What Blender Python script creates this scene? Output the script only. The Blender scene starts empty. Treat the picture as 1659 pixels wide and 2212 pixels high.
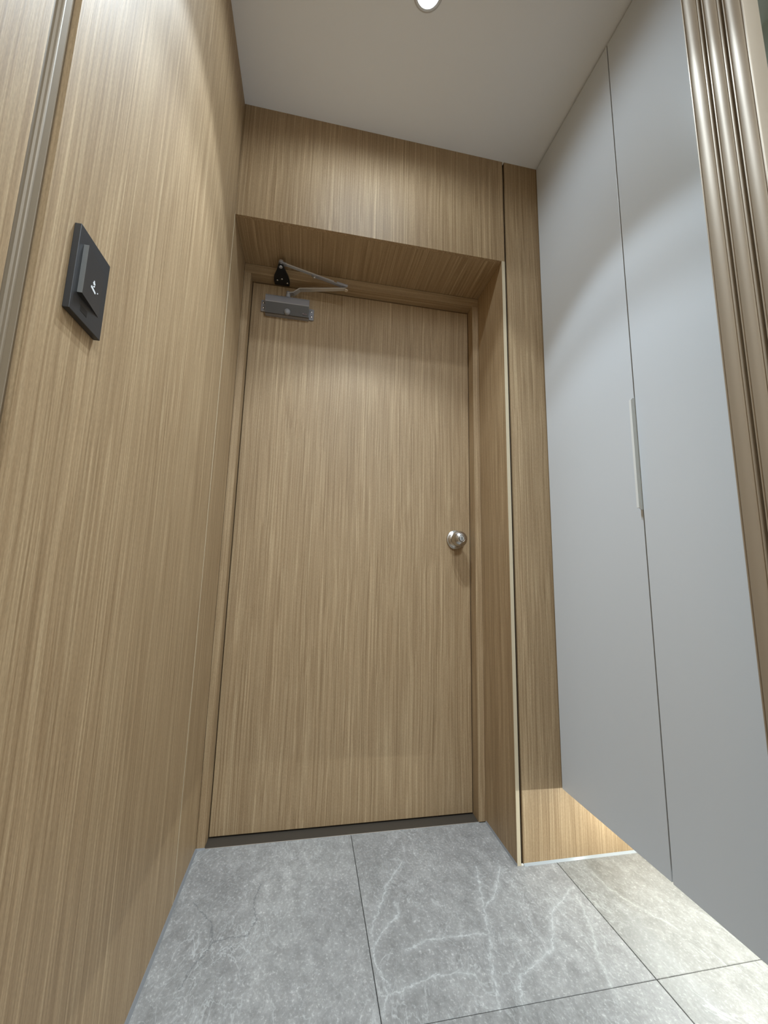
import bpy, bmesh, math
from mathutils import Vector, Matrix

C = bpy.context.scene.collection
SC = bpy.context.scene

# ---------------------------------------------------------------- camera
cam_d = bpy.data.cameras.new('camera'); cam = bpy.data.objects.new('camera', cam_d); C.objects.link(cam)
Rv = Vector((0.98223, -0.186384, 0.022019)); Fv = Vector((0.180989, 0.971719, 0.151674))
Uv = Rv.cross(Fv).normalized(); Rv = Fv.cross(Uv).normalized(); Fv.normalize()
m = Matrix((Rv, Uv, -Fv)).transposed().to_4x4(); m.translation = Vector((0.30916, -1.26942, 0.88862))
cam.matrix_world = m
cam_d.sensor_fit = 'VERTICAL'; cam_d.sensor_height = 36.0; cam_d.lens = 852.88 / 2212 * 36
cam_d.clip_start = 0.01
SC.camera = cam

# ---------------------------------------------------------------- world, exposure
w = bpy.data.worlds.new('world'); SC.world = w; w.use_nodes = True
w.node_tree.nodes['Background'].inputs[0].default_value = (0.5, 0.5, 0.52, 1)
w.node_tree.nodes['Background'].inputs[1].default_value = 0.3
SC.view_settings.view_transform = 'Standard'; SC.view_settings.look = 'None'
SC.view_settings.gamma = 1; SC.view_settings.use_curve_mapping = False
SC.view_settings.exposure = 0.06

# lamp power (W); the last drives an added, unseen hall fill
P_CONE, P_CORE, P_SPILL, P_LED, P_HALL_FILL = 29.0, 49.0, 6.6, 7.2, 42.0
L_COL = (0.785, 0.91, 1.0)

# ---------------------------------------------------------------- dimensions (metres)
H = 2.556          # ceiling
HS = 2.10          # underside of the panel above the door
W1 = 0.9905        # right side of the door recess
W2 = 1.1526        # plane of the cabinet doors
ZC = 0.2096        # underside of the cabinet
D = 0.2236         # plane of the door frame
YD = 0.272         # plane of the door leaf
YB = -3.3          # wall behind the camera
XR = 1.58          # wall behind the cabinet
CH0, CH1 = -0.8563, -0.8176   # door channel in the left wall

# ---------------------------------------------------------------- object helpers
def tag(o, label=None, cat=None, group=None, kind=None):
    for k, v in (('label', label), ('category', cat), ('group', group), ('kind', kind)):
        if v: o[k] = v
    return o

def empty(name, loc, parent=None):
    o = bpy.data.objects.new(name, None); C.objects.link(o)
    o.empty_display_size = 0.05
    o['_w'] = list(loc)
    if parent is not None:
        o.parent = parent; o.location = Vector(loc) - Vector(parent['_w'])
    else:
        o.location = loc
    return o

def build(name, bm, mat, parent=None, bevel=0, smooth=False, seg=2):
    """bm holds world coordinates; the object is placed relative to its parent"""
    base = Vector(parent['_w']) if parent is not None and '_w' in parent else Vector((0, 0, 0))
    if bevel:
        bmesh.ops.bevel(bm, geom=list(bm.edges), offset=bevel, segments=seg, affect='EDGES', profile=0.5)
    bmesh.ops.recalc_face_normals(bm, faces=list(bm.faces))
    bmesh.ops.translate(bm, vec=-base, verts=list(bm.verts))
    me = bpy.data.meshes.new(name); bm.to_mesh(me); bm.free()
    if smooth:
        for p in me.polygons: p.use_smooth = True
    me.materials.append(mat)
    o = bpy.data.objects.new(name, me); C.objects.link(o)
    o['_w'] = list(base)
    if parent is not None: o.parent = parent
    return o

def smooth_by_angle(o, deg=35):
    me = o.data
    for p in me.polygons: p.use_smooth = True
    bm = bmesh.new(); bm.from_mesh(me)
    for e in bm.edges:
        if len(e.link_faces) == 2 and e.calc_face_angle(0) > math.radians(deg): e.smooth = False
    bm.to_mesh(me); bm.free()
    return o

def box(x0, x1, y0, y1, z0, z1, bm=None):
    bm = bm or bmesh.new()
    v = [bm.verts.new((x, y, z)) for x in (x0, x1) for y in (y0, y1) for z in (z0, z1)]
    for f in ((0, 1, 3, 2), (4, 6, 7, 5), (0, 4, 5, 1), (2, 3, 7, 6), (0, 2, 6, 4), (1, 5, 7, 3)):
        bm.faces.new([v[i] for i in f])
    return bm

def prism(pts, axis, a, b, bm=None):
    """extrude the closed outline pts along axis from a to b; pts are the two other coordinates in xyz order"""
    bm = bm or bmesh.new()
    def mk(p, t):
        c = [p[0], p[1]]; c.insert(axis, t); return bm.verts.new(c)
    A = [mk(p, a) for p in pts]; B = [mk(p, b) for p in pts]
    n = len(pts)
    bm.faces.new(A); bm.faces.new(B[::-1])
    for i in range(n): bm.faces.new((A[i], B[i], B[(i + 1) % n], A[(i + 1) % n]))
    return bm

def lathe(prof, centre, axis='y', sign=-1, n=40, bm=None):
    """prof: (radius, distance along the axis); centre: start point"""
    bm = bm or bmesh.new(); rings = []
    cx, cy, cz = centre
    for r, t in prof:
        ring = []
        for i in range(n):
            a = 2 * math.pi * i / n; u, v = r * math.cos(a), r * math.sin(a)
            if axis == 'y': p = (cx + u, cy + sign * t, cz + v)
            elif axis == 'z': p = (cx + u, cy + v, cz + sign * t)
            else: p = (cx + sign * t, cy + u, cz + v)
            ring.append(bm.verts.new(p))
        rings.append(ring)
    for a, b in zip(rings, rings[1:]):
        for i in range(n): bm.faces.new((a[i], a[(i + 1) % n], b[(i + 1) % n], b[i]))
    bm.faces.new(rings[0]); bm.faces.new(rings[-1][::-1])
    return bm

def bar(p, q, width, thick, bm=None, ext=0.0):
    """flat horizontal bar from p to q (width in the horizontal, thick in z)"""
    bm = bm or bmesh.new()
    p, q = Vector(p), Vector(q); d = (q - p); d.normalize()
    s = Vector((-d.y, d.x, 0)).normalized() * width / 2; up = Vector((0, 0, thick / 2))
    p = p - d * ext; q = q + d * ext
    v = [bm.verts.new(c) for c in (p - s - up, p + s - up, p + s + up, p - s + up, q - s - up, q + s - up, q + s + up, q - s + up)]
    for f in ((0, 1, 2, 3), (7, 6, 5, 4), (0, 4, 5, 1), (1, 5, 6, 2), (2, 6, 7, 3), (3, 7, 4, 0)):
        bm.faces.new([v[i] for i in f])
    return bm

# ---------------------------------------------------------------- material helpers
class NT:
    def __init__(s, name):
        s.m = bpy.data.materials.new(name); s.m.use_nodes = True; s.t = s.m.node_tree
        s.b = s.t.nodes['Principled BSDF']
    def n(s, typ, **kw):
        nd = s.t.nodes.new(typ)
        for k, v in kw.items(): setattr(nd, k, v)
        return nd
    def l(s, a, b): s.t.links.new(a, b)
    def math(s, op, a, b=None, clamp=False):
        nd = s.n('ShaderNodeMath', operation=op, use_clamp=clamp)
        for i, x in enumerate((a, b)):
            if x is None: continue
            if isinstance(x, (int, float)): nd.inputs[i].default_value = x
            else: s.l(x, nd.inputs[i])
        return nd.outputs[0]
    def mapping(s, src, scale, loc=(0, 0, 0)):
        mp = s.n('ShaderNodeMapping'); mp.inputs['Scale'].default_value = scale; mp.inputs['Location'].default_value = loc
        s.l(src, mp.inputs[0]); return mp.outputs[0]
    def noise(s, vec, scale=1, detail=2, rough=0.5, dist=0):
        nd = s.n('ShaderNodeTexNoise'); s.l(vec, nd.inputs['Vector'])
        nd.inputs['Scale'].default_value = scale; nd.inputs['Detail'].default_value = detail
        nd.inputs['Roughness'].default_value = rough; nd.inputs['Distortion'].default_value = dist
        return nd
    def ramp(s, fac, stops, interp='LINEAR'):
        r = s.n('ShaderNodeValToRGB'); r.color_ramp.interpolation = interp; e = r.color_ramp.elements
        while len(e) < len(stops): e.new(0.5)
        for i, (p, c) in enumerate(stops):
            e[i].position = p; e[i].color = (*c, 1) if len(c) == 3 else c
        s.l(fac, r.inputs[0]); return r.outputs[0]
    def mix(s, fac, a, b, mode='MIX'):
        nd = s.n('ShaderNodeMix', data_type='RGBA', blend_type=mode)
        for k, x in ((0, fac), (6, a), (7, b)):
            if isinstance(x, (int, float)): nd.inputs[k].default_value = x
            elif isinstance(x, tuple): nd.inputs[k].default_value = (*x, 1)
            else: s.l(x, nd.inputs[k])
        return nd.outputs[2]
    def bump(s, h, strength, dist=0.001):
        b = s.n('ShaderNodeBump'); b.inputs['Strength'].default_value = strength; b.inputs['Distance'].default_value = dist
        s.l(h, b.inputs['Height']); s.l(b.outputs[0], s.b.inputs['Normal'])
    def set(s, **kw):
        for k, v in kw.items(): s.b.inputs[k].default_value = v

def plain(name, col, rough=0.5, metal=0.0, **kw):
    t = NT(name); t.set(**{'Base Color': (*col, 1), 'Roughness': rough, 'Metallic': metal})
    g = t.n('ShaderNodeTexCoord').outputs['Object']
    nz = t.noise(g, 260, 3)
    t.bump(nz.outputs['Fac'], kw.get('bump', 0.05), 0.0003)
    return t.m

def wood(name, axis='z', gain=1.0, rough=0.52, fine=230.0, bump=0.25):
    """wood-look film: fine straight grain along one axis"""
    t = NT(name)
    src = t.n('ShaderNodeTexCoord').outputs['Object']
    # slow wander of the grain
    def sc(across, along):
        s = [across] * 3; s['xyz'.index(axis)] = along; return tuple(s)
    wob = t.noise(t.mapping(src, sc(5.0, 1.6)), 1, 2).outputs['Color']
    wv = t.n('ShaderNodeVectorMath', operation='MULTIPLY_ADD')
    t.l(wob, wv.inputs[0]); wv.inputs[1].default_value = sc(0.022, 0.0); t.l(src, wv.inputs[2])
    v = wv.outputs[0]
    f1 = t.noise(t.mapping(v, sc(fine, 2.0)), 1, 4, 0.58).outputs['Fac']
    f2 = t.noise(t.mapping(v, sc(fine * 0.36, 0.5), (3, 1, 7)), 1, 2, 0.5).outputs['Fac']
    f3 = t.noise(t.mapping(v, sc(9.0, 0.25), (9, 4, 2)), 1, 1).outputs['Fac']
    f4 = t.noise(t.mapping(v, sc(fine * 0.62, 0.8), (13, 5, 21)), 1, 2, 0.5).outputs['Fac']
    c1 = t.ramp(f1, [(0.33, (0.272, 0.190, 0.108)), (0.47, (0.340, 0.247, 0.148)), (0.56, (0.380, 0.283, 0.174)), (0.69, (0.470, 0.367, 0.236))])
    c2 = t.ramp(f2, [(0.30, (0.91, 0.90, 0.885)), (0.55, (1.0, 1.0, 1.0)), (0.72, (1.06, 1.065, 1.07))])
    c3 = t.ramp(f3, [(0.30, (0.965, 0.96, 0.95)), (0.70, (1.03, 1.03, 1.03))])
    c3 = t.mix(1.0, c3, t.ramp(f4, [(0.56, (1, 1, 1)), (0.68, (1.13, 1.14, 1.16))]), 'MULTIPLY')
    c = t.mix(1.0, c1, c2, 'MULTIPLY'); c = t.mix(1.0, c, c3, 'MULTIPLY')
    c = t.mix(1.0, c, (gain * 1.000, gain * 0.945, gain * 0.880), 'MULTIPLY')
    spk = t.noise(t.mapping(v, sc(700, 160)), 1, 2, 0.6).outputs['Fac']
    c = t.mix(1.0, c, t.ramp(spk, [(0.32, (0.90, 0.90, 0.89)), (0.68, (1.10, 1.10, 1.11))]), 'MULTIPLY')
    t.l(c, t.b.inputs['Base Color']); t.set(**{'Specular IOR Level': 0.4})
    fib = t.noise(t.mapping(v, sc(430, 26)), 1, 3, 0.6).outputs['Fac']
    r = t.math('MULTIPLY_ADD', fib, 0.12); t.t.nodes[-1].inputs[2].default_value = rough - 0.06
    t.l(r, t.b.inputs['Roughness'])
    hh = t.math('ADD', f1, t.math('MULTIPLY', fib, 0.6))
    t.bump(hh, bump, 0.0006)
    return t.m

VEINS = [
 [(0.862,0.016),(0.827,-0.1),(0.808,-0.176),(0.791,-0.233),(0.773,-0.264),(0.758,-0.322),(0.74,-0.376)],
 [(0.933,0.005),(0.904,-0.045),(0.864,-0.098),(0.823,-0.128)],
 [(1.112,-0.102),(1.037,-0.143),(0.993,-0.171),(0.968,-0.216),(0.934,-0.262),(0.888,-0.288),(0.829,-0.31),(0.807,-0.336),(0.795,-0.377)],
 [(0.585,-0.212),(0.629,-0.199),(0.686,-0.193),(0.748,-0.197),(0.788,-0.203)],
 [(0.504,-0.303),(0.557,-0.301),(0.603,-0.289),(0.642,-0.283),(0.686,-0.284),(0.721,-0.293)],
 [(0.588,-0.081),(0.588,-0.115),(0.556,-0.134),(0.521,-0.174),(0.505,-0.213),(0.512,-0.258),(0.526,-0.284),(0.502,-0.345)],
 [(0.64,0.072),(0.582,-0.005),(0.536,-0.091),(0.507,-0.158)]]
VEINS_THIN = [
 [(1.103,-0.126),(1.067,-0.232),(1.03,-0.306),(1.007,-0.375)],
 [(1.202,-0.06),(1.213,-0.133),(1.237,-0.184),(1.273,-0.242),(1.287,-0.268)]]
CRACKS = [
 [(0.222,0.048),(0.208,-0.015),(0.221,-0.073),(0.207,-0.11),(0.177,-0.112),(0.128,-0.116),(0.122,-0.136),(0.103,-0.166),(0.089,-0.194),(0.084,-0.222)],
 [(0.049,0.01),(0.105,-0.051),(0.118,-0.081),(0.122,-0.123)]]

def stone():
    t = NT('slate_grey_porcelain')
    src = t.n('ShaderNodeNewGeometry').outputs['Position']
    info = t.n('ShaderNodeObjectInfo').outputs['Random']
    # each tile is cut from another place of the stone
    off = t.n('ShaderNodeCombineXYZ'); t.l(t.math('MULTIPLY', info, 37.0), off.inputs[0]); t.l(t.math('MULTIPLY', info, 91.0), off.inputs[1])
    ad = t.n('ShaderNodeVectorMath', operation='ADD'); t.l(src, ad.inputs[0]); t.l(off.outputs[0], ad.inputs[1]); v = ad.outputs[0]
    cloud = t.noise(t.mapping(v, (3.2, 2.2, 3)), 1, 5, 0.6, 0.3).outputs['Fac']
    mott = t.noise(t.mapping(v, (34, 22, 20)), 1, 8, 0.74, 0.5).outputs['Fac']
    fleck = t.noise(t.mapping(v, (150, 120, 100)), 1, 5, 0.7, 0.2).outputs['Fac']
    c = t.ramp(cloud, [(0.30, (0.215, 0.212, 0.205)), (0.52, (0.275, 0.270, 0.262)), (0.72, (0.345, 0.338, 0.325))])
    c = t.mix(1.0, c, t.ramp(mott, [(0.33, (0.79, 0.79, 0.79)), (0.50, (1, 1, 1)), (0.66, (1.26, 1.26, 1.26))]), 'MULTIPLY')
    c = t.mix(1.0, c, t.ramp(fleck, [(0.34, (0.86, 0.86, 0.86)), (0.56, (1, 1, 1)), (0.64, (1.40, 1.40, 1.40)), (0.72, (1.75, 1.75, 1.75))]), 'MULTIPLY')
    # fine natural crackle: thin ridges of warped noise
    def ridge(scale, width, dist, thr_scale, amt):
        f = t.noise(t.mapping(v, scale), 1, 4, 0.55, dist).outputs['Fac']
        d = t.math('ABSOLUTE', t.math('SUBTRACT', f, 0.5))
        rr = t.math('SUBTRACT', 1.0, t.math('DIVIDE', d, width), clamp=True)
        g = t.noise(t.mapping(v, thr_scale, (5, 9, 1)), 1, 3).outputs['Fac']
        g = t.ramp(g, [(0.46, (0, 0, 0)), (0.62, (1, 1, 1))])
        return t.math('MULTIPLY', t.math('MULTIPLY', rr, g), amt)
    r1 = ridge((7, 4.5, 5), 0.012, 1.4, (3, 3, 3), 0.45)
    r2 = ridge((17, 9, 10), 0.020, 1.8, (4, 4, 4), 0.36)
    c = t.mix(r1, c, (0.56, 0.57, 0.56)); c = t.mix(r2, c, (0.52, 0.53, 0.52))
    # the long veins of these very tiles
    wn = t.noise(t.mapping(src, (38, 38, 38)), 1, 4, 0.6).outputs['Color']
    wa = t.n('ShaderNodeVectorMath', operation='SUBTRACT'); t.l(wn, wa.inputs[0]); wa.inputs[1].default_value = (0.5, 0.5, 0.5)
    wm = t.n('ShaderNodeVectorMath', operation='MULTIPLY_ADD'); t.l(wa.outputs[0], wm.inputs[0]); wm.inputs[1].default_value = (0.024, 0.024, 0); t.l(src, wm.inputs[2])
    wn2 = t.noise(t.mapping(src, (150, 150, 150)), 1, 3, 0.7).outputs['Color']
    wb2 = t.n('ShaderNodeVectorMath', operation='SUBTRACT'); t.l(wn2, wb2.inputs[0]); wb2.inputs[1].default_value = (0.5, 0.5, 0.5)
    wm2 = t.n('ShaderNodeVectorMath', operation='MULTIPLY_ADD'); t.l(wb2.outputs[0], wm2.inputs[0]); wm2.inputs[1].default_value = (0.013, 0.013, 0); t.l(wm.outputs[0], wm2.inputs[2]); wm = wm2
    flat = t.n('ShaderNodeVectorMath', operation='MULTIPLY'); t.l(wm.outputs[0], flat.inputs[0]); flat.inputs[1].default_value = (1, 1, 0); P = flat.outputs[0]
    def dist(polys):
        cur = None
        for pl in polys:
            for a, b in zip(pl, pl[1:]):
                ba = Vector((b[0] - a[0], b[1] - a[1], 0))
                pa = t.n('ShaderNodeVectorMath', operation='SUBTRACT'); t.l(P, pa.inputs[0]); pa.inputs[1].default_value = (a[0], a[1], 0)
                dt = t.n('ShaderNodeVectorMath', operation='DOT_PRODUCT'); t.l(pa.outputs[0], dt.inputs[0]); dt.inputs[1].default_value = ba / ba.length_squared
                h = t.math('ADD', dt.outputs['Value'], 0.0, clamp=True)
                s = t.n('ShaderNodeVectorMath', operation='SCALE'); s.inputs[0].default_value = ba; t.l(h, s.inputs['Scale'])
                q = t.n('ShaderNodeVectorMath', operation='DISTANCE'); t.l(pa.outputs[0], q.inputs[0]); t.l(s.outputs[0], q.inputs[1])
                cur = q.outputs['Value'] if cur is None else t.math('MINIMUM', cur, q.outputs['Value'])
        return cur
    brk = t.noise(t.mapping(src, (60, 60, 60)), 1, 3, 0.7).outputs['Fac']
    brk = t.ramp(brk, [(0.38, (0.05, 0.05, 0.05)), (0.58, (1, 1, 1))])
    def line(polys, wd, amt, halo=0.0):
        d = dist(polys)
        a = t.math('SUBTRACT', 1.0, t.math('DIVIDE', d, wd), clamp=True)
        a = t.math('MULTIPLY', t.math('MULTIPLY', a, brk), amt)
        if halo:
            h = t.math('MULTIPLY', t.math('POWER', t.math('SUBTRACT', 1.0, t.math('DIVIDE', d, halo), clamp=True), 2.0), 0.22)
            a = t.math('ADD', a, h, clamp=True)
        return a
    c = t.mix(line(VEINS, 0.0030, 0.52, 0.022), c, (0.56, 0.57, 0.56))
    c = t.mix(line(VEINS_THIN, 0.0022, 0.40, 0.012), c, (0.56, 0.57, 0.55))
    crk = t.math('MULTIPLY', t.math('SUBTRACT', 1.0, t.math('DIVIDE', dist(CRACKS), 0.0026), clamp=True), 0.7)
    c = t.mix(crk, c, (0.12, 0.125, 0.13))
    # outer row: warmer stone, its colour darkened to offset the strip light
    tint = t.n('ShaderNodeAttribute', attribute_type='OBJECT', attribute_name='led_offset')
    c = t.mix(tint.outputs['Fac'], c, t.mix(1.0, c, (0.93, 0.925, 0.89), 'MULTIPLY'))
    t.l(c, t.b.inputs['Base Color'])
    t.l(t.ramp(mott, [(0.3, (0.42, 0.42, 0.42)), (0.7, (0.56, 0.56, 0.56))]), t.b.inputs['Roughness'])
    t.bump(t.math('ADD', mott, t.math('MULTIPLY', fleck, 0.35)), 0.35, 0.0016)
    return t.m

def brushed(name, col, rough, axis='z'):
    t = NT(name); src = t.n('ShaderNodeTexCoord').outputs['Object']
    s = [500.0] * 3; s['xyz'.index(axis)] = 6.0
    f = t.noise(t.mapping(src, tuple(s)), 1, 2).outputs['Fac']
    t.set(**{'Base Color': (*col, 1), 'Metallic': 1.0})
    r = t.math('MULTIPLY_ADD', f, 0.16); t.t.nodes[-1].inputs[2].default_value = rough - 0.08
    t.l(r, t.b.inputs['Roughness']); t.bump(f, 0.08, 0.0003)
    return t.m

M = {}
M['wood'] = wood('wood_film')
M['wood_y'] = wood('wood_film_front_to_back', 'y', rough=0.5)
M['wood_x'] = wood('wood_film_lengthwise', 'x')
M['edge'] = plain('pale_edge_band', (0.56, 0.47, 0.33), 0.45)
M['groove'] = plain('dark_brown_groove', (0.035, 0.022, 0.013), 0.6)
M['stone'] = stone()
M['grout'] = plain('grey_grout', (0.13, 0.13, 0.13), 0.8)
M['bead_grey'] = plain('grey_silicone', (0.20, 0.205, 0.215), 0.35)
M['bead_clear'] = plain('pale_silicone', (0.33, 0.35, 0.36), 0.16)
M['ceiling'] = plain('white_ceiling_paper', (0.89, 0.925, 0.99), 0.85, bump=0.25)
M['white_door'] = plain('white_satin_film', (0.65, 0.685, 0.73), 0.34, bump=0.12)
M['white_body'] = plain('white_board', (0.6, 0.6, 0.6), 0.5)
M['white_handle'] = plain('white_lacquered_metal', (0.80, 0.82, 0.82), 0.2, 0.0)
M['gap_dark'] = plain('dark_gap', (0.05, 0.048, 0.045), 0.8)
M['caulk'] = plain('white_caulk', (0.75, 0.72, 0.66), 0.5)
M['bronze'] = plain('champagne_bronze_coating', (0.345, 0.285, 0.215), 0.44, 0.25, bump=0.05)
M['channel'] = plain('brown_door_channel', (0.225, 0.172, 0.112), 0.5, 0.15)
M['bronze_lip'] = plain('pale_gasket', (0.55, 0.52, 0.45), 0.4)
M['black_gap'] = plain('black_brush_seal', (0.012, 0.009, 0.008), 0.7)
M['black'] = plain('black_satin_plastic', (0.030, 0.030, 0.032), 0.42, bump=0.15)
M['lit_side'] = plain('grey_lit_side', (0.16, 0.16, 0.155), 0.35)  # lit tone of the black rocker's left side
M['white_print'] = plain('white_print', (0.80, 0.82, 0.84), 0.5)
M['closer'] = plain('silver_grey_paint', (0.34, 0.34, 0.37), 0.3, 0.4, bump=0.3)
M['closer_shade'] = plain('shade_grey', (0.085, 0.080, 0.078), 0.4, 0.2, bump=0.3)  # shade tone for the lower slope of the closer body
M['closer_cap'] = plain('grey_plastic_cap', (0.30, 0.30, 0.32), 0.45, bump=0.2)
M['steel'] = plain('bright_steel', (0.68, 0.68, 0.68), 0.28, 0.7)
M['screw'] = plain('bright_screw', (0.85, 0.85, 0.85), 0.2, 1.0)
M['black_metal'] = plain('black_metal', (0.018, 0.018, 0.019), 0.4, 0.3)
M['label_dark'] = plain('maroon_label', (0.055, 0.022, 0.025), 0.4)
M['label_line'] = plain('label_print', (0.42, 0.36, 0.36), 0.5)
M['nickel'] = brushed('satin_nickel', (0.52, 0.495, 0.47), 0.26, 'y')
M['chrome'] = plain('chrome', (0.82, 0.82, 0.82), 0.12, 1.0)
M['threshold'] = plain('dark_bronze_threshold', (0.048, 0.039, 0.030), 0.5, bump=0.4)
M['alu'] = plain('aluminium_edge', (0.80, 0.79, 0.78), 0.25, 0.8)
M['hall_wall'] = plain('off_white_wallpaper', (0.68, 0.67, 0.64), 0.8)
M['hall_floor'] = wood('oak_floor', 'y', rough=0.4)

def glass():
    t = NT('greenish_glass'); t.set(**{'Base Color': (0.80, 0.92, 0.88, 1), 'Roughness': 0.04, 'Transmission Weight': 1.0, 'IOR': 1.5})
    return t.m
M['glass'] = glass()
def emit(name, col, s):
    t = NT(name); t.set(**{'Base Color': (0.9, 0.9, 0.9, 1), 'Emission Color': (*col, 1), 'Emission Strength': s}); return t.m
M['lens'] = emit('glowing_lens', L_COL, 22.0)
M['led'] = emit('glowing_strip', (1.0, 0.98, 0.93), 9.0)
M['fill_glow'] = emit('added_fill_glow', (1.0, 0.98, 0.95), 3.0)

# ================================================================ STRUCTURE
G = 0.0004
# floor: screed with tiles
floor = tag(build('floor', box(-0.10, XR + 0.10, YB - 0.10, 0.42, -0.06, -0.010), M['grout']), kind='structure')
TX = (-0.128, 0.4973, 1.1224, 1.7475); TY = (-0.92, -0.3702, D - 0.0022)
JG = 0.0008
for i in range(3):
    for j in range(2):
        x0, x1 = max(TX[i], 0.0) + (JG if TX[i] > 0 else 0), min(TX[i + 1], XR) - (JG if TX[i + 1] < XR else 0)
        y0, y1 = TY[j] + (JG if j else 0), TY[j + 1] - (JG if j == 0 else 0)
        segs = [(x0, x1, y0, y1)]
        if j == 1 and i == 2: segs = [(x0, x1, y0, 0.0)]
        if j == 1 and i == 1:
            pass
        for s in segs:
            if j == 1 and i == 1:   # tile cut around the corner of the recess
                bm = prism([(s[0], s[2]), (s[1], s[2]), (s[1], 0.0), (W1, 0.0), (W1, s[3]), (s[0], s[3])], 2, -0.0098, 0.0)
            else:
                bm = box(s[0], s[1], s[2], s[3], -0.0098, 0.0)
            bmesh.ops.bevel(bm, geom=[e for e in bm.edges if all(v.co.z > -0.001 for v in e.verts)], offset=0.0008, segments=1, affect='EDGES')
            o = build('tile', bm, M['stone'], floor)
            if i == 2: o['led_offset'] = 1.0 if j else 0.9
build('hall_boards', box(0.0, XR, YB, -0.925, -0.0098, 0.02), M['hall_floor'], floor)
build('sealant', prism([(0.0, 0.0), (0.0060, 0.0), (0.0015, 0.006), (0.0, 0.007)], 1, -0.85, D - 0.004), M['bead_grey'], floor)
build('sealant', prism([(W1, 0.0), (W1 - 0.004, 0.0), (W1 - 0.001, 0.004), (W1, 0.005)], 1, 0.0, D - 0.003), M['bead_grey'], floor)
build('sealant', prism([(-0.0055, 0.0), (-0.0012, 0.0048), (0.0, 0.0055), (0.0, 0.0)], 0, 1.012, XR), M['bead_clear'], floor)
build('sealant', prism([(D, 0.0), (D - 0.004, 0.0), (D, 0.004)], 0, 0.0, 0.028), M['bead_grey'], floor)

ceiling = tag(build('ceiling', box(-0.10, XR + 0.10, YB - 0.10, 0.42, H, H + 0.08), M['ceiling']), kind='structure')

# left wall
wl = tag(build('wall_left', box(-0.14, -0.0121, YB - 0.10, 0.42, -0.01, H), M['hall_wall']), kind='structure')
build('panel', box(-0.012, 0.0, CH1, -0.0012, 0.0, H - G), M['wood'], wl)
build('panel', box(-0.012, 0.0, 0.0008, D - G, 0.0, H - G), M['wood'], wl)
build('edge_strip', box(-0.011, 0.0009, -0.0010, 0.0006, 0.008, HS), M['edge'], wl)
build('panel', box(-0.012, 0.0, YB + 0.01, CH0, 0.022, H - G), M['wood'], wl)

# door channel set into the left wall
ch = tag(empty('trim_1', (0, (CH0 + CH1) / 2, 0)), kind='structure')
pts = [(-0.0118, CH0 + G), (-0.0015, CH0 + G)]
for k in range(9):
    a = math.pi * k / 8
    pts.append((-0.0015 - 0.0052 * math.sin(a), CH0 + G + 0.0070 * (1 - math.cos(a))))
pts += [(-0.0005, CH0 + 0.0150), (-0.0002, CH0 + 0.0162), (-0.0008, CH0 + 0.0174), (-0.0100, CH0 + 0.0176), (-0.0118, CH0 + 0.0176)]
build('channel_lip', prism(pts, 2, 0.0, H - 0.3), M['channel'], ch)
build('seal', box(-0.0115, -0.0070, CH0 + 0.0177, CH0 + 0.0192, 0.0, H - 0.3), M['black_gap'], ch)
build('channel_base', prism([(-0.0118, CH0 + 0.0193), (-0.0030, CH0 + 0.0193), (-0.0026, CH0 + 0.0202), (-0.0040, CH1 - 0.0086), (-0.0034, CH1 - 0.0078), (-0.0060, CH1 - 0.0070), (-0.0070, CH1 - G), (-0.0118, CH1 - G)], 2, 0.0, H - 0.3), M['channel'], ch)

# back wall with the door recess
wb = tag(build('wall_back', box(W1 + 0.0126, XR + 0.10, 0.0125, 0.42, 0.0, H), M['gap_dark']), kind='structure')
bm = box(-0.012, W1 + 0.0125, 0.0125, 0.42, HS + 0.0125, H - G)
build('core', bm, M['gap_dark'], wb)
build('header_panel', box(0.0004, 1.003, 0.0, 0.012, HS, H - G), M['wood'], wb)
build('soffit_panel', box(0.0004, W1, 0.0122, D, HS, HS + 0.012), M['wood_y'], wb)
build('reveal_panel', box(W1, W1 + 0.0122, 0.0012, D + 0.05, 0.0, HS - G), M['wood'], wb)
build('edge_strip', box(W1, W1 + 0.0125, -0.0004, 0.0010, 0.0, HS - G), M['edge'], wb)
build('groove', box(1.0032, 1.0118, 0.0095, 0.0121, 0.0, H - G), M['groove'], wb)
build('caulk', prism([(1.0034, H - 0.0005), (1.0110, H - 0.0005), (1.0050, H - 0.014)], 1, 0.0006, 0.004), M['caulk'], wb)
build('pillar_panel', box(1.012, XR - G, 0.0, 0.012, 0.0, H - G), M['wood'], wb)
build('caulk', box(1.0034, 1.0116, -0.002, 0.005, 0.0002, 0.003), M['caulk'], wb)

wr = tag(build('wall_right', box(XR, XR + 0.12, YB - 0.10, 0.0124, -0.01, H), M['hall_wall']), kind='structure')
wf = tag(build('wall_front', box(-0.0118, XR - G, YB - 0.10, YB, -0.01, H), M['hall_wall']), kind='structure')

# header over the sliding doors
hd = tag(empty('trim_2', (0.5, -0.80, 2.25)), kind='structure')
build('head_beam', box(0.0005, XR - G, -0.865, -0.745, 2.28, H - G), M['wood_x'], hd)
build('head_track', box(0.0005, XR - G, -0.860, -0.750, 2.258, 2.2798), M['bronze'], hd)

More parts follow.
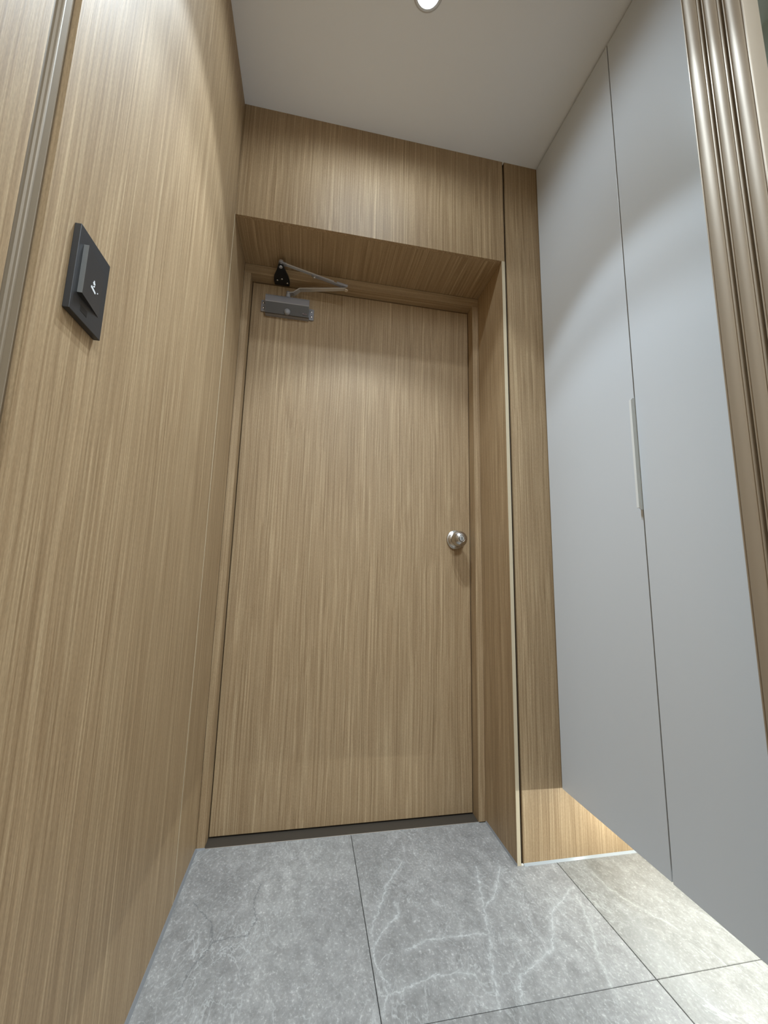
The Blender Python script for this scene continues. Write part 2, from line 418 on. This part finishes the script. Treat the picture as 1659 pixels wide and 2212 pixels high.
# ================================================================ ENTRANCE DOOR
door = tag(empty('door_1', (0.5, YD, 0.0)), kind='structure')
CX0, CX1, CZ = 0.0255, 0.9630, 2.0605      # clear opening of the frame
build('frame_jamb', box(0.0004, CX0, D, YD + 0.06, 0.0, CZ), M['wood'], door, bevel=0.0006, seg=1)
build('frame_jamb', box(CX1, W1 - G, D, YD + 0.06, 0.0, CZ), M['wood'], door, bevel=0.0006, seg=1)
build('frame_head', box(0.0004, W1 - G, D, YD + 0.06, CZ, HS - G), M['wood_x'], door, bevel=0.0006, seg=1)
leaf = build('door_leaf', box(CX0 + 0.003, CX1 - 0.003, YD, YD + 0.045, 0.006, CZ - 0.004), M['wood'], door, bevel=0.0010)
build('backing', box(CX0 - 0.01, CX1 + 0.01, YD + 0.061, YD + 0.07, 0.0, CZ + 0.01), M['gap_dark'], door)
build('threshold', box(CX0 + G, CX1 - G, D + 0.0006, YD + 0.058, -0.0098, 0.0010), M['threshold'], door)
build('threshold_edge', box(CX0 - 0.004, CX1 + G, D - 0.0020, D + 0.0004, -0.0098, 0.0016), M['alu'], door)
kc = (0.8975, YD, 1.0285)
knob = build('door_knob', lathe([(0.0150, 0.0085), (0.0155, 0.020), (0.0195, 0.024), (0.0265, 0.029), (0.0305, 0.036), (0.0320, 0.043), (0.0310, 0.051),
                                 (0.0275, 0.059), (0.0225, 0.0660), (0.0165, 0.0700), (0.0142, 0.0712), (0.0132, 0.0712), (0.0128, 0.0700), (0.0010, 0.0700)], kc, n=48),
             M['nickel'], door, smooth=True)
tag(knob, 'satin nickel knob')
r_ = build('rosette', lathe([(0.0385, 0.0001), (0.0390, 0.0020), (0.0380, 0.0042), (0.0350, 0.0052), (0.0335, 0.0050), (0.0325, 0.0062), (0.0290, 0.0088), (0.0230, 0.0110), (0.0160, 0.0125)], kc, n=48), M['nickel'], knob, smooth=True)
kx = (kc[0], kc[1] - 0.0700, kc[2])
build('lock_cylinder', lathe([(0.0100, 0.0001), (0.0100, 0.0022), (0.0090, 0.0028), (0.0002, 0.0028)], kx, n=32), M['chrome'], knob)
build('keyhole', box(kx[0] - 0.0012, kx[0] + 0.0012, kx[1] - 0.0034, kx[1] - 0.0029, kx[2] - 0.006, kx[2] + 0.006), M['black_metal'], knob)

# ================================================================ DOOR CLOSER
cl = tag(empty('door_closer', (0.172, YD, 1.95)), 'silver grey door closer with folded steel arm at the top of the wooden door', 'door closer')
yb = YD - 0.0002
prof = [(yb, 1.9880), (YD - 0.016, 1.9935), (YD - 0.026, 1.9930), (YD - 0.034, 1.9890), (YD - 0.0400, 1.9830), (YD - 0.0425, 1.9770), (YD - 0.0430, 1.9560), (YD - 0.0415, 1.9540), (YD - 0.0265, 1.9170), (YD - 0.0235, 1.9150), (yb, 1.9150)]
body = build('body', prism(prof, 0, 0.0860, 0.2590), M['closer'], cl)
smooth_by_angle(body, 28)
for x0, x1 in ((0.0660, 0.0859), (0.2591, 0.2790)):
    z0 = 1.918 if x0 > 0.1 else 1.930
    f = build('flange', box(x0, x1, YD - 0.0075, yb, z0, z0 + 0.050), M['closer'], cl, bevel=0.0022)
    for zz in (z0 + 0.014, z0 + 0.036):
        xm = (x0 + x1) / 2
        build('screw', lathe([(0.0046, 0), (0.0046, 0.0012), (0.0034, 0.0030), (0.0012, 0.0036)], (xm, YD - 0.0075, zz), n=18), M['screw'], f, smooth=True)
build('shaded_slope', prism([(YD - 0.0408, 1.9528), (YD - 0.0416, 1.9532), (YD - 0.0260, 1.9142), (YD - 0.0200, 1.9142), (YD - 0.0230, 1.9155)], 0, 0.0864, 0.2586), M['closer_shade'], cl)  # lower slope of the body, its shade put into a dark colour
build('valve_cap', lathe([(0.0120, 0), (0.0125, 0.006), (0.0120, 0.010), (0.0095, 0.0135), (0.0055, 0.0155), (0.0010, 0.0160)], (0.1735, YD - 0.0265, 1.9235), n=28), M['closer_cap'], cl, smooth=True)
lb = build('maker_label', box(0.2335, 0.2515, YD - 0.0312, YD - 0.0280, 1.9215, 1.9300), M['label_dark'], cl)
bm = bmesh.new(); yl0, yl1 = YD - 0.0315, YD - 0.0311
for a in ((0.2335, 0.2515, 1.9293, 1.9300), (0.2335, 0.2515, 1.9215, 1.9222), (0.2335, 0.2342, 1.9215, 1.9300), (0.2508, 0.2515, 1.9215, 1.9300),
          (0.2360, 0.2385, 1.9240, 1.9275), (0.2398, 0.2418, 1.9240, 1.9250), (0.2428, 0.2450, 1.9248, 1.9262), (0.2460, 0.2482, 1.9240, 1.9255)):
    box(a[0], a[1], yl0, yl1, a[2], a[3], bm)
build('label_border', bm, M['label_line'], lb)
build('spindle', lathe([(0.0090, 0), (0.0090, 0.010), (0.0075, 0.018), (0.0075, 0.026)], (0.172, YD - 0.022, 1.9930), 'z', 1, 24), M['closer_cap'], cl, smooth=True)
P0 = Vector((0.172, YD - 0.022, 2.016)); Pe = Vector((0.404, 0.1960, 2.030))
d0 = (Pe - P0)
bm = bar(P0 + Vector((0, 0, -0.008)), P0 + d0 * 0.03 + Vector((0, 0, -0.008)), 0.022, 0.005, ext=0.010)
# the cranked flat arm
mk = [P0 + Vector((0, 0, -0.006)), P0 + d0 * 0.10 + Vector((0, 0, -0.006)), P0 + d0 * 0.20 + Vector((0, 0, 0.010)), Pe]
bm.free(); bm = bmesh.new()
hw = [0.0115, 0.0115, 0.0110, 0.0075]; sd = Vector((-d0.y, d0.x, 0)).normalized(); rows = []
for p, h_ in zip(mk, hw):
    rows.append([bm.verts.new(p + sd * a * h_ + Vector((0, 0, b))) for a, b in ((-1, -0.002), (1, -0.002), (1, 0.002), (-1, 0.002))])
for a, b in zip(rows, rows[1:]):
    for i in range(4): bm.faces.new((a[i], a[(i + 1) % 4], b[(i + 1) % 4], b[i]))
bm.faces.new(rows[0]); bm.faces.new(rows[-1][::-1])
build('main_arm', bm, M['steel'], cl, bevel=0.0005, seg=1)
build('elbow_pin', lathe([(0.0070, 0), (0.0080, 0.001), (0.0080, 0.004), (0.0045, 0.0042), (0.0045, 0.022), (0.0080, 0.0222), (0.0080, 0.027), (0.0060, 0.029)], (Pe.x, Pe.y, 2.0230), 'z', 1, 20), M['screw'], cl, smooth=False)
Pf = Vector((0.1455, 0.1580, 2.0710)); Pg = Vector((0.404, 0.1960, 2.0410)); dd = Pg - Pf
fa = build('forearm', bar(Pf + dd * 0.06, Pf + dd * 0.80, 0.0125, 0.0045), M['steel'], cl, bevel=0.0005, seg=1)
build('sleeve', bar(Pf + dd * 0.46 + Vector((0, 0, -0.0042)), Pf + dd * 0.93 + Vector((0, 0, -0.0042)), 0.0135, 0.0035), M['closer'], fa, bevel=0.0004, seg=1)
build('adjusting_screw', lathe([(0.0045, 0), (0.0045, 0.006), (0.0025, 0.007)], tuple(Pf + dd * 0.50 + Vector((0, 0, -0.006))), 'z', -1, 16), M['screw'], fa)
build('clevis', bar(Pf + dd * 0.86 + Vector((0, 0, -0.001)), Pg + Vector((0, 0, 0)), 0.0160, 0.0090, ext=0.004), M['closer_cap'], fa, bevel=0.0010, seg=1)
# foot under the frame head
foot_pts = []
for k in range(9):
    a = math.pi + math.pi * k / 8
    foot_pts.append((0.1455 + 0.0115 * math.cos(a), 0.1600 + 0.0115 * math.sin(a)))
foot_pts += [(0.1640, 0.1850), (0.1730, 0.2130), (0.1760, 0.2400), (0.1740, 0.2640), (0.1150, 0.2640), (0.1130, 0.2400), (0.1160, 0.2130), (0.1270, 0.1850)]
ft = build('foot_bracket', prism(foot_pts, 2, 2.0555, CZ - 0.0002), M['black_metal'], cl)
for x, y in ((0.1455, 0.226), (0.1270, 0.236), (0.1660, 0.246)):
    build('screw', lathe([(0.0042, 0), (0.0034, 0.0016), (0.0010, 0.0020)], (x, y, 2.0555), 'z', -1, 14), M['screw'], ft, smooth=True)
build('pivot_pin', lathe([(0.0065, 0), (0.0070, 0.002), (0.0055, 0.004), (0.0055, 0.024), (0.0075, 0.0242), (0.0072, 0.029), (0.0040, 0.031)], (0.1455, 0.1585, 2.0520), 'z', 1, 20), M['steel'], cl, smooth=False)
build('arm_eye', lathe([(0.0095, 0), (0.0095, 0.008)], (0.1455, 0.1585, 2.0675), 'z', 1, 20), M['closer_cap'], cl)
build('arm_eye', bar(Pf, Pf + dd * 0.08, 0.0120, 0.0070), M['closer_cap'], cl)

# ================================================================ TALL CABINET
CY0 = -0.744
cab = tag(empty('tall_cabinet', (1.36, -0.37, ZC)), 'tall white wall cabinet with two flush doors hanging above the floor on the right', 'cabinet')
TOP = H - 0.007
bm = bmesh.new()
XB0 = 1.1740
box(XB0, XR - 0.001, -0.022, -0.004, ZC, TOP - 0.001, bm); box(XB0, XR - 0.001, CY0, CY0 + 0.018, ZC, TOP - 0.001, bm)
box(XB0, XR - 0.001, CY0 + 0.018, -0.022, TOP - 0.020, TOP - 0.001, bm); box(XB0, XR - 0.001, CY0 + 0.018, -0.022, ZC + 0.022, ZC + 0.040, bm)
box(XR - 0.010, XR - 0.001, CY0 + 0.018, -0.022, ZC + 0.040, TOP - 0.020, bm)
build('carcass', bm, M['white_body'], cab)
build('divider', box(XB0 + 0.001, XR - 0.012, -0.4113, -0.3933, ZC + 0.041, TOP - 0.021), M['gap_dark'], cab)
build('door_panel', box(W2, W2 + 0.018, -0.4006, -0.0040, ZC, TOP), M['white_door'], cab, bevel=0.0008)
dp2 = build('door_panel', box(W2, W2 + 0.018, CY0, -0.4040, ZC - 0.0012, TOP), M['white_door'], cab, bevel=0.0008)
build('top_filler', box(W2 + 0.006, XR - 0.001, CY0, -0.004, TOP + 0.0004, H - G), M['gap_dark'], cab)
# slim pull on the edge of the far door
HY = -0.4006
pts = [(W2 - 0.0105, 1.0700), (W2 - 0.0090, 1.0665), (W2 - 0.0060, 1.0645), (W2 + 0.004, 1.0640), (W2 + 0.004, 1.3700), (W2 - 0.0060, 1.3695), (W2 - 0.0090, 1.3675), (W2 - 0.0105, 1.3640)]
hb = build('pull_handle', prism([(a, b) for a, b in pts], 1, HY - 0.0020, HY - 0.0004), M['white_handle'], cab)
tag(hb, 'slim white pull on the edge of the far door')
lip = build('grip_lip', prism([(W2 - 0.0122, HY - 0.0022), (W2 - 0.0095, HY - 0.0022), (W2 - 0.0095, HY + 0.0045), (W2 - 0.0105, HY + 0.0055), (W2 - 0.0122, HY + 0.0050)], 2, 1.0690, 1.3650), M['white_handle'], hb, bevel=0.0005)
# lamp strip recessed in the underside
build('light_housing', box(1.345, 1.375, -0.725, -0.030, ZC + 0.0060, ZC + 0.0218), M['white_body'], cab)
build('light_diffuser', box(1.352, 1.368, -0.723, -0.032, ZC - 0.0015, ZC + 0.0058), M['led'], cab)
for k in range(8):
    ld = bpy.data.lights.new('led_dot', 'POINT'); ld.energy = P_LED / 8; ld.color = (0.93, 1.0, 0.98); ld.shadow_soft_size = 0.0015
    lo = bpy.data.objects.new('led_dot', ld); C.objects.link(lo); lo.parent = cab
    lo.location = Vector((1.360, -0.70 + 0.092 * k, ZC - 0.0042)) - Vector(cab['_w'])

# ================================================================ SLIDING DOOR LEAVES (parked on the right)
SX = 0.992
faces = [(-0.7850, -0.7531), (-0.8180, -0.7895), (-0.8530, -0.8225)]
labs = ['bronze-framed glass sliding door leaf, farthest of the three parked beside the white cabinet',
        'bronze-framed glass sliding door leaf, middle of the three parked on the right',
        'bronze-framed glass sliding door leaf, nearest of the three parked on the right']
for k, (ya, yb_) in enumerate(faces):
    sx = SX
    s = tag(empty('sliding_door_leaf', (sx, (ya + yb_) / 2, 0.015)), labs[k], 'sliding door', 'sliding door leaves parked at the right')
    # rounded stile
    pts = [(sx + 0.034, ya), (sx + 0.034, yb_), (sx + 0.0022, yb_), (sx + 0.0004, yb_ - 0.0010), (sx + 0.0004, yb_ - 0.0026), (sx + 0.0018, yb_ - 0.0036)]
    yy0, yy1 = yb_ - 0.0040, ya + 0.0040
    for q in range(13):
        f = q / 12.0; pts.append((sx + 0.0010 - 0.0030 * math.sin(math.pi * f) ** 0.7, yy0 + (yy1 - yy0) * f))
    pts += [(sx + 0.0018, ya + 0.0036), (sx + 0.0004, ya + 0.0026), (sx + 0.0004, ya + 0.0010), (sx + 0.0022, ya)]
    st = build('stile', prism(pts, 2, 0.015, 2.250), M['bronze'], s)
    smooth_by_angle(st, 40)
    ym = (ya + yb_) / 2
    build('glass_pane', box(sx + 0.0345, sx + 0.330, ym - 0.0025, ym + 0.0025, 0.0605, 2.2095), M['glass'], s)
    build('stile', box(sx + 0.3305, sx + 0.360, ya + 0.001, yb_ - 0.001, 0.015, 2.250), M['bronze'], s)
    build('bottom_rail', box(sx + 0.0345, sx + 0.330, ya + 0.002, yb_ - 0.002, 0.015, 0.060), M['bronze'], s)
    build('top_rail', box(sx + 0.0345, sx + 0.330, ya + 0.002, yb_ - 0.002, 2.210, 2.250), M['bronze'], s)
    if k < 2:
        yn = faces[k + 1][1]
        build('brush_seal', box(sx + 0.012, sx + 0.030, yn + 0.0004, ya - 0.0004, 0.02, 2.24), M['black_gap'], s)
st = tag(build('trim_3', box(SX + 0.365, XR - G, -0.860, -0.750, 0.0205, 2.257), M['wood']), kind='structure')
tr = tag(build('trim_4', box(0.0005, SX + 0.364, -0.860, -0.750, 0.0002, 0.0120), M['bronze']), kind='structure')

# ================================================================ LIGHT SWITCH
sw = tag(empty('light_switch', (0.0, -0.7325, 1.2560)), 'black switch plate with slanted rocker and small white mark on the left wood wall', 'switch')
SY0, SY1, SZ0, SZ1, ST = -0.7690, -0.6960, 1.1985, 1.3140, 0.0082
build('plate', box(0.0002, ST, SY0, SY1, SZ0, SZ1), M['black'], sw, bevel=0.0006)
ry0, ry1, rz0, rz1 = -0.7590, -0.7080, 1.2260, 1.2930
rf = 0.0060
def rx(y): return ST + rf * (1 - (y - ry0) / (ry1 - ry0)) ** 0.9
bm = prism([(ST, ry0), (ST + rf, ry0), (rx((ry0 + ry1) / 2), (ry0 + ry1) / 2), (ST + 0.0001, ry1)], 2, rz0, rz1)
rk = build('rocker', bm, M['black'], sw)
build('lit_edge', box(ST + 0.0002, ST + rf + 0.0001, ry0 - 0.0006, ry0 - 0.0001, rz0 + 0.0002, rz1 - 0.0002), M['lit_side'], rk)  # left side of the black rocker, its light put into a paler grey
def mark(pts2):
    """flat print lying on the slanted rocker, (y, z) outline"""
    bm = bmesh.new(); A = []; B = []
    for y, z in pts2:
        A.append(bm.verts.new((rx(y) + 0.00035, y, z))); B.append(bm.verts.new((rx(y) - 0.0004, y, z)))
    bm.faces.new(A); bm.faces.new(B[::-1]); n = len(A)
    for i in range(n): bm.faces.new((A[i], B[i], B[(i + 1) % n], A[(i + 1) % n]))
    return bm
# (y, z) outlines of the white pictogram
MARKS = [[(-0.74015, 1.25101), (-0.73841, 1.25223), (-0.72603, 1.25019), (-0.72639, 1.24786), (-0.72807, 1.24701), (-0.73972, 1.2484)],
         [(-0.73427, 1.26227), (-0.73178, 1.2626), (-0.73233, 1.26107), (-0.72987, 1.25972), (-0.73028, 1.25762), (-0.73314, 1.25689), (-0.73544, 1.2559), (-0.73496, 1.25764), (-0.73637, 1.25775), (-0.73445, 1.26022)],
         [(-0.73424, 1.25481), (-0.73036, 1.25701), (-0.73102, 1.25404), (-0.73404, 1.25307)],
         [(-0.72125, 1.25311), (-0.71944, 1.25462), (-0.71867, 1.25353), (-0.72072, 1.25199)]]
for mk_ in MARKS:
    build('pictogram', mark(mk_), M['white_print'], rk)
build('indicator', box(ST - 0.0002, ST + 0.0002, -0.7480, -0.7330, 1.2090, 1.2170), M['black_metal'], sw)

# ================================================================ DOWNLIGHTS
def spot(name, loc, energy, deg, blend, radius, parent):
    d = bpy.data.lights.new(name, 'SPOT'); d.energy = energy; d.spot_size = math.radians(deg); d.spot_blend = blend
    d.shadow_soft_size = radius; d.color = L_COL
    o = bpy.data.objects.new(name, d); C.objects.link(o); o.location = Vector(loc) - Vector(parent['_w']); o.parent = parent
    return o
LAMPS = [(0.385, -0.400, 'round white recessed ceiling spotlight, the one nearer the left wood wall'),
         (0.568, -0.400, 'round white recessed ceiling spotlight, the one nearer the white cabinet')]
for x, y, lab in LAMPS:
    t_ = tag(empty('ceiling_spotlight', (x, y, H)), lab, 'ceiling light', 'recessed spotlights over the entry floor')
    build('trim_ring', lathe([(0.0440, 0.0001), (0.0440, 0.0020), (0.0400, 0.0040), (0.0340, 0.0040), (0.0330, 0.0010), (0.0330, 0.0002)], (x, y, H), 'z', -1, 48), M['white_body'], t_, smooth=False)
    build('lens', lathe([(0.0300, 0.0041), (0.0285, 0.0052), (0.0010, 0.0058)], (x, y, H), 'z', -1, 40), M['lens'], t_, smooth=True)
    spot('beam', (x, y, H - 0.012), P_CONE, 84, 0.22, 0.020, t_)
    spot('core', (x, y, H - 0.012), P_CORE, 70, 1.0, 0.020, t_)
    spot('spill', (x, y, H - 0.012), P_SPILL, 170, 0.48, 0.022, t_)

# added fill light on the hall ceiling, unseen behind the camera
hl = tag(empty('hall_fill_panel', (0.78, -2.1, H)), 'added unseen fill light panel on the hall ceiling before the sliding doors', 'ceiling light')
build('added_fill_housing', box(0.48, 1.08, -2.40, -1.80, H - 0.030, H - G), M['white_body'], hl, bevel=0.004)
build('added_fill_diffuser', box(0.50, 1.06, -2.38, -1.82, H - 0.034, H - 0.0302), M['fill_glow'], hl)
d = bpy.data.lights.new('hall_fill', 'AREA'); d.shape = 'RECTANGLE'; d.size = 0.54; d.size_y = 0.54; d.energy = P_HALL_FILL; d.color = (0.79, 0.91, 1.0)
o = bpy.data.objects.new('hall_fill', d); C.objects.link(o); o.location = (0, 0, -0.036); o.parent = hl

for o in bpy.data.objects:
    if '_w' in o: del o['_w']
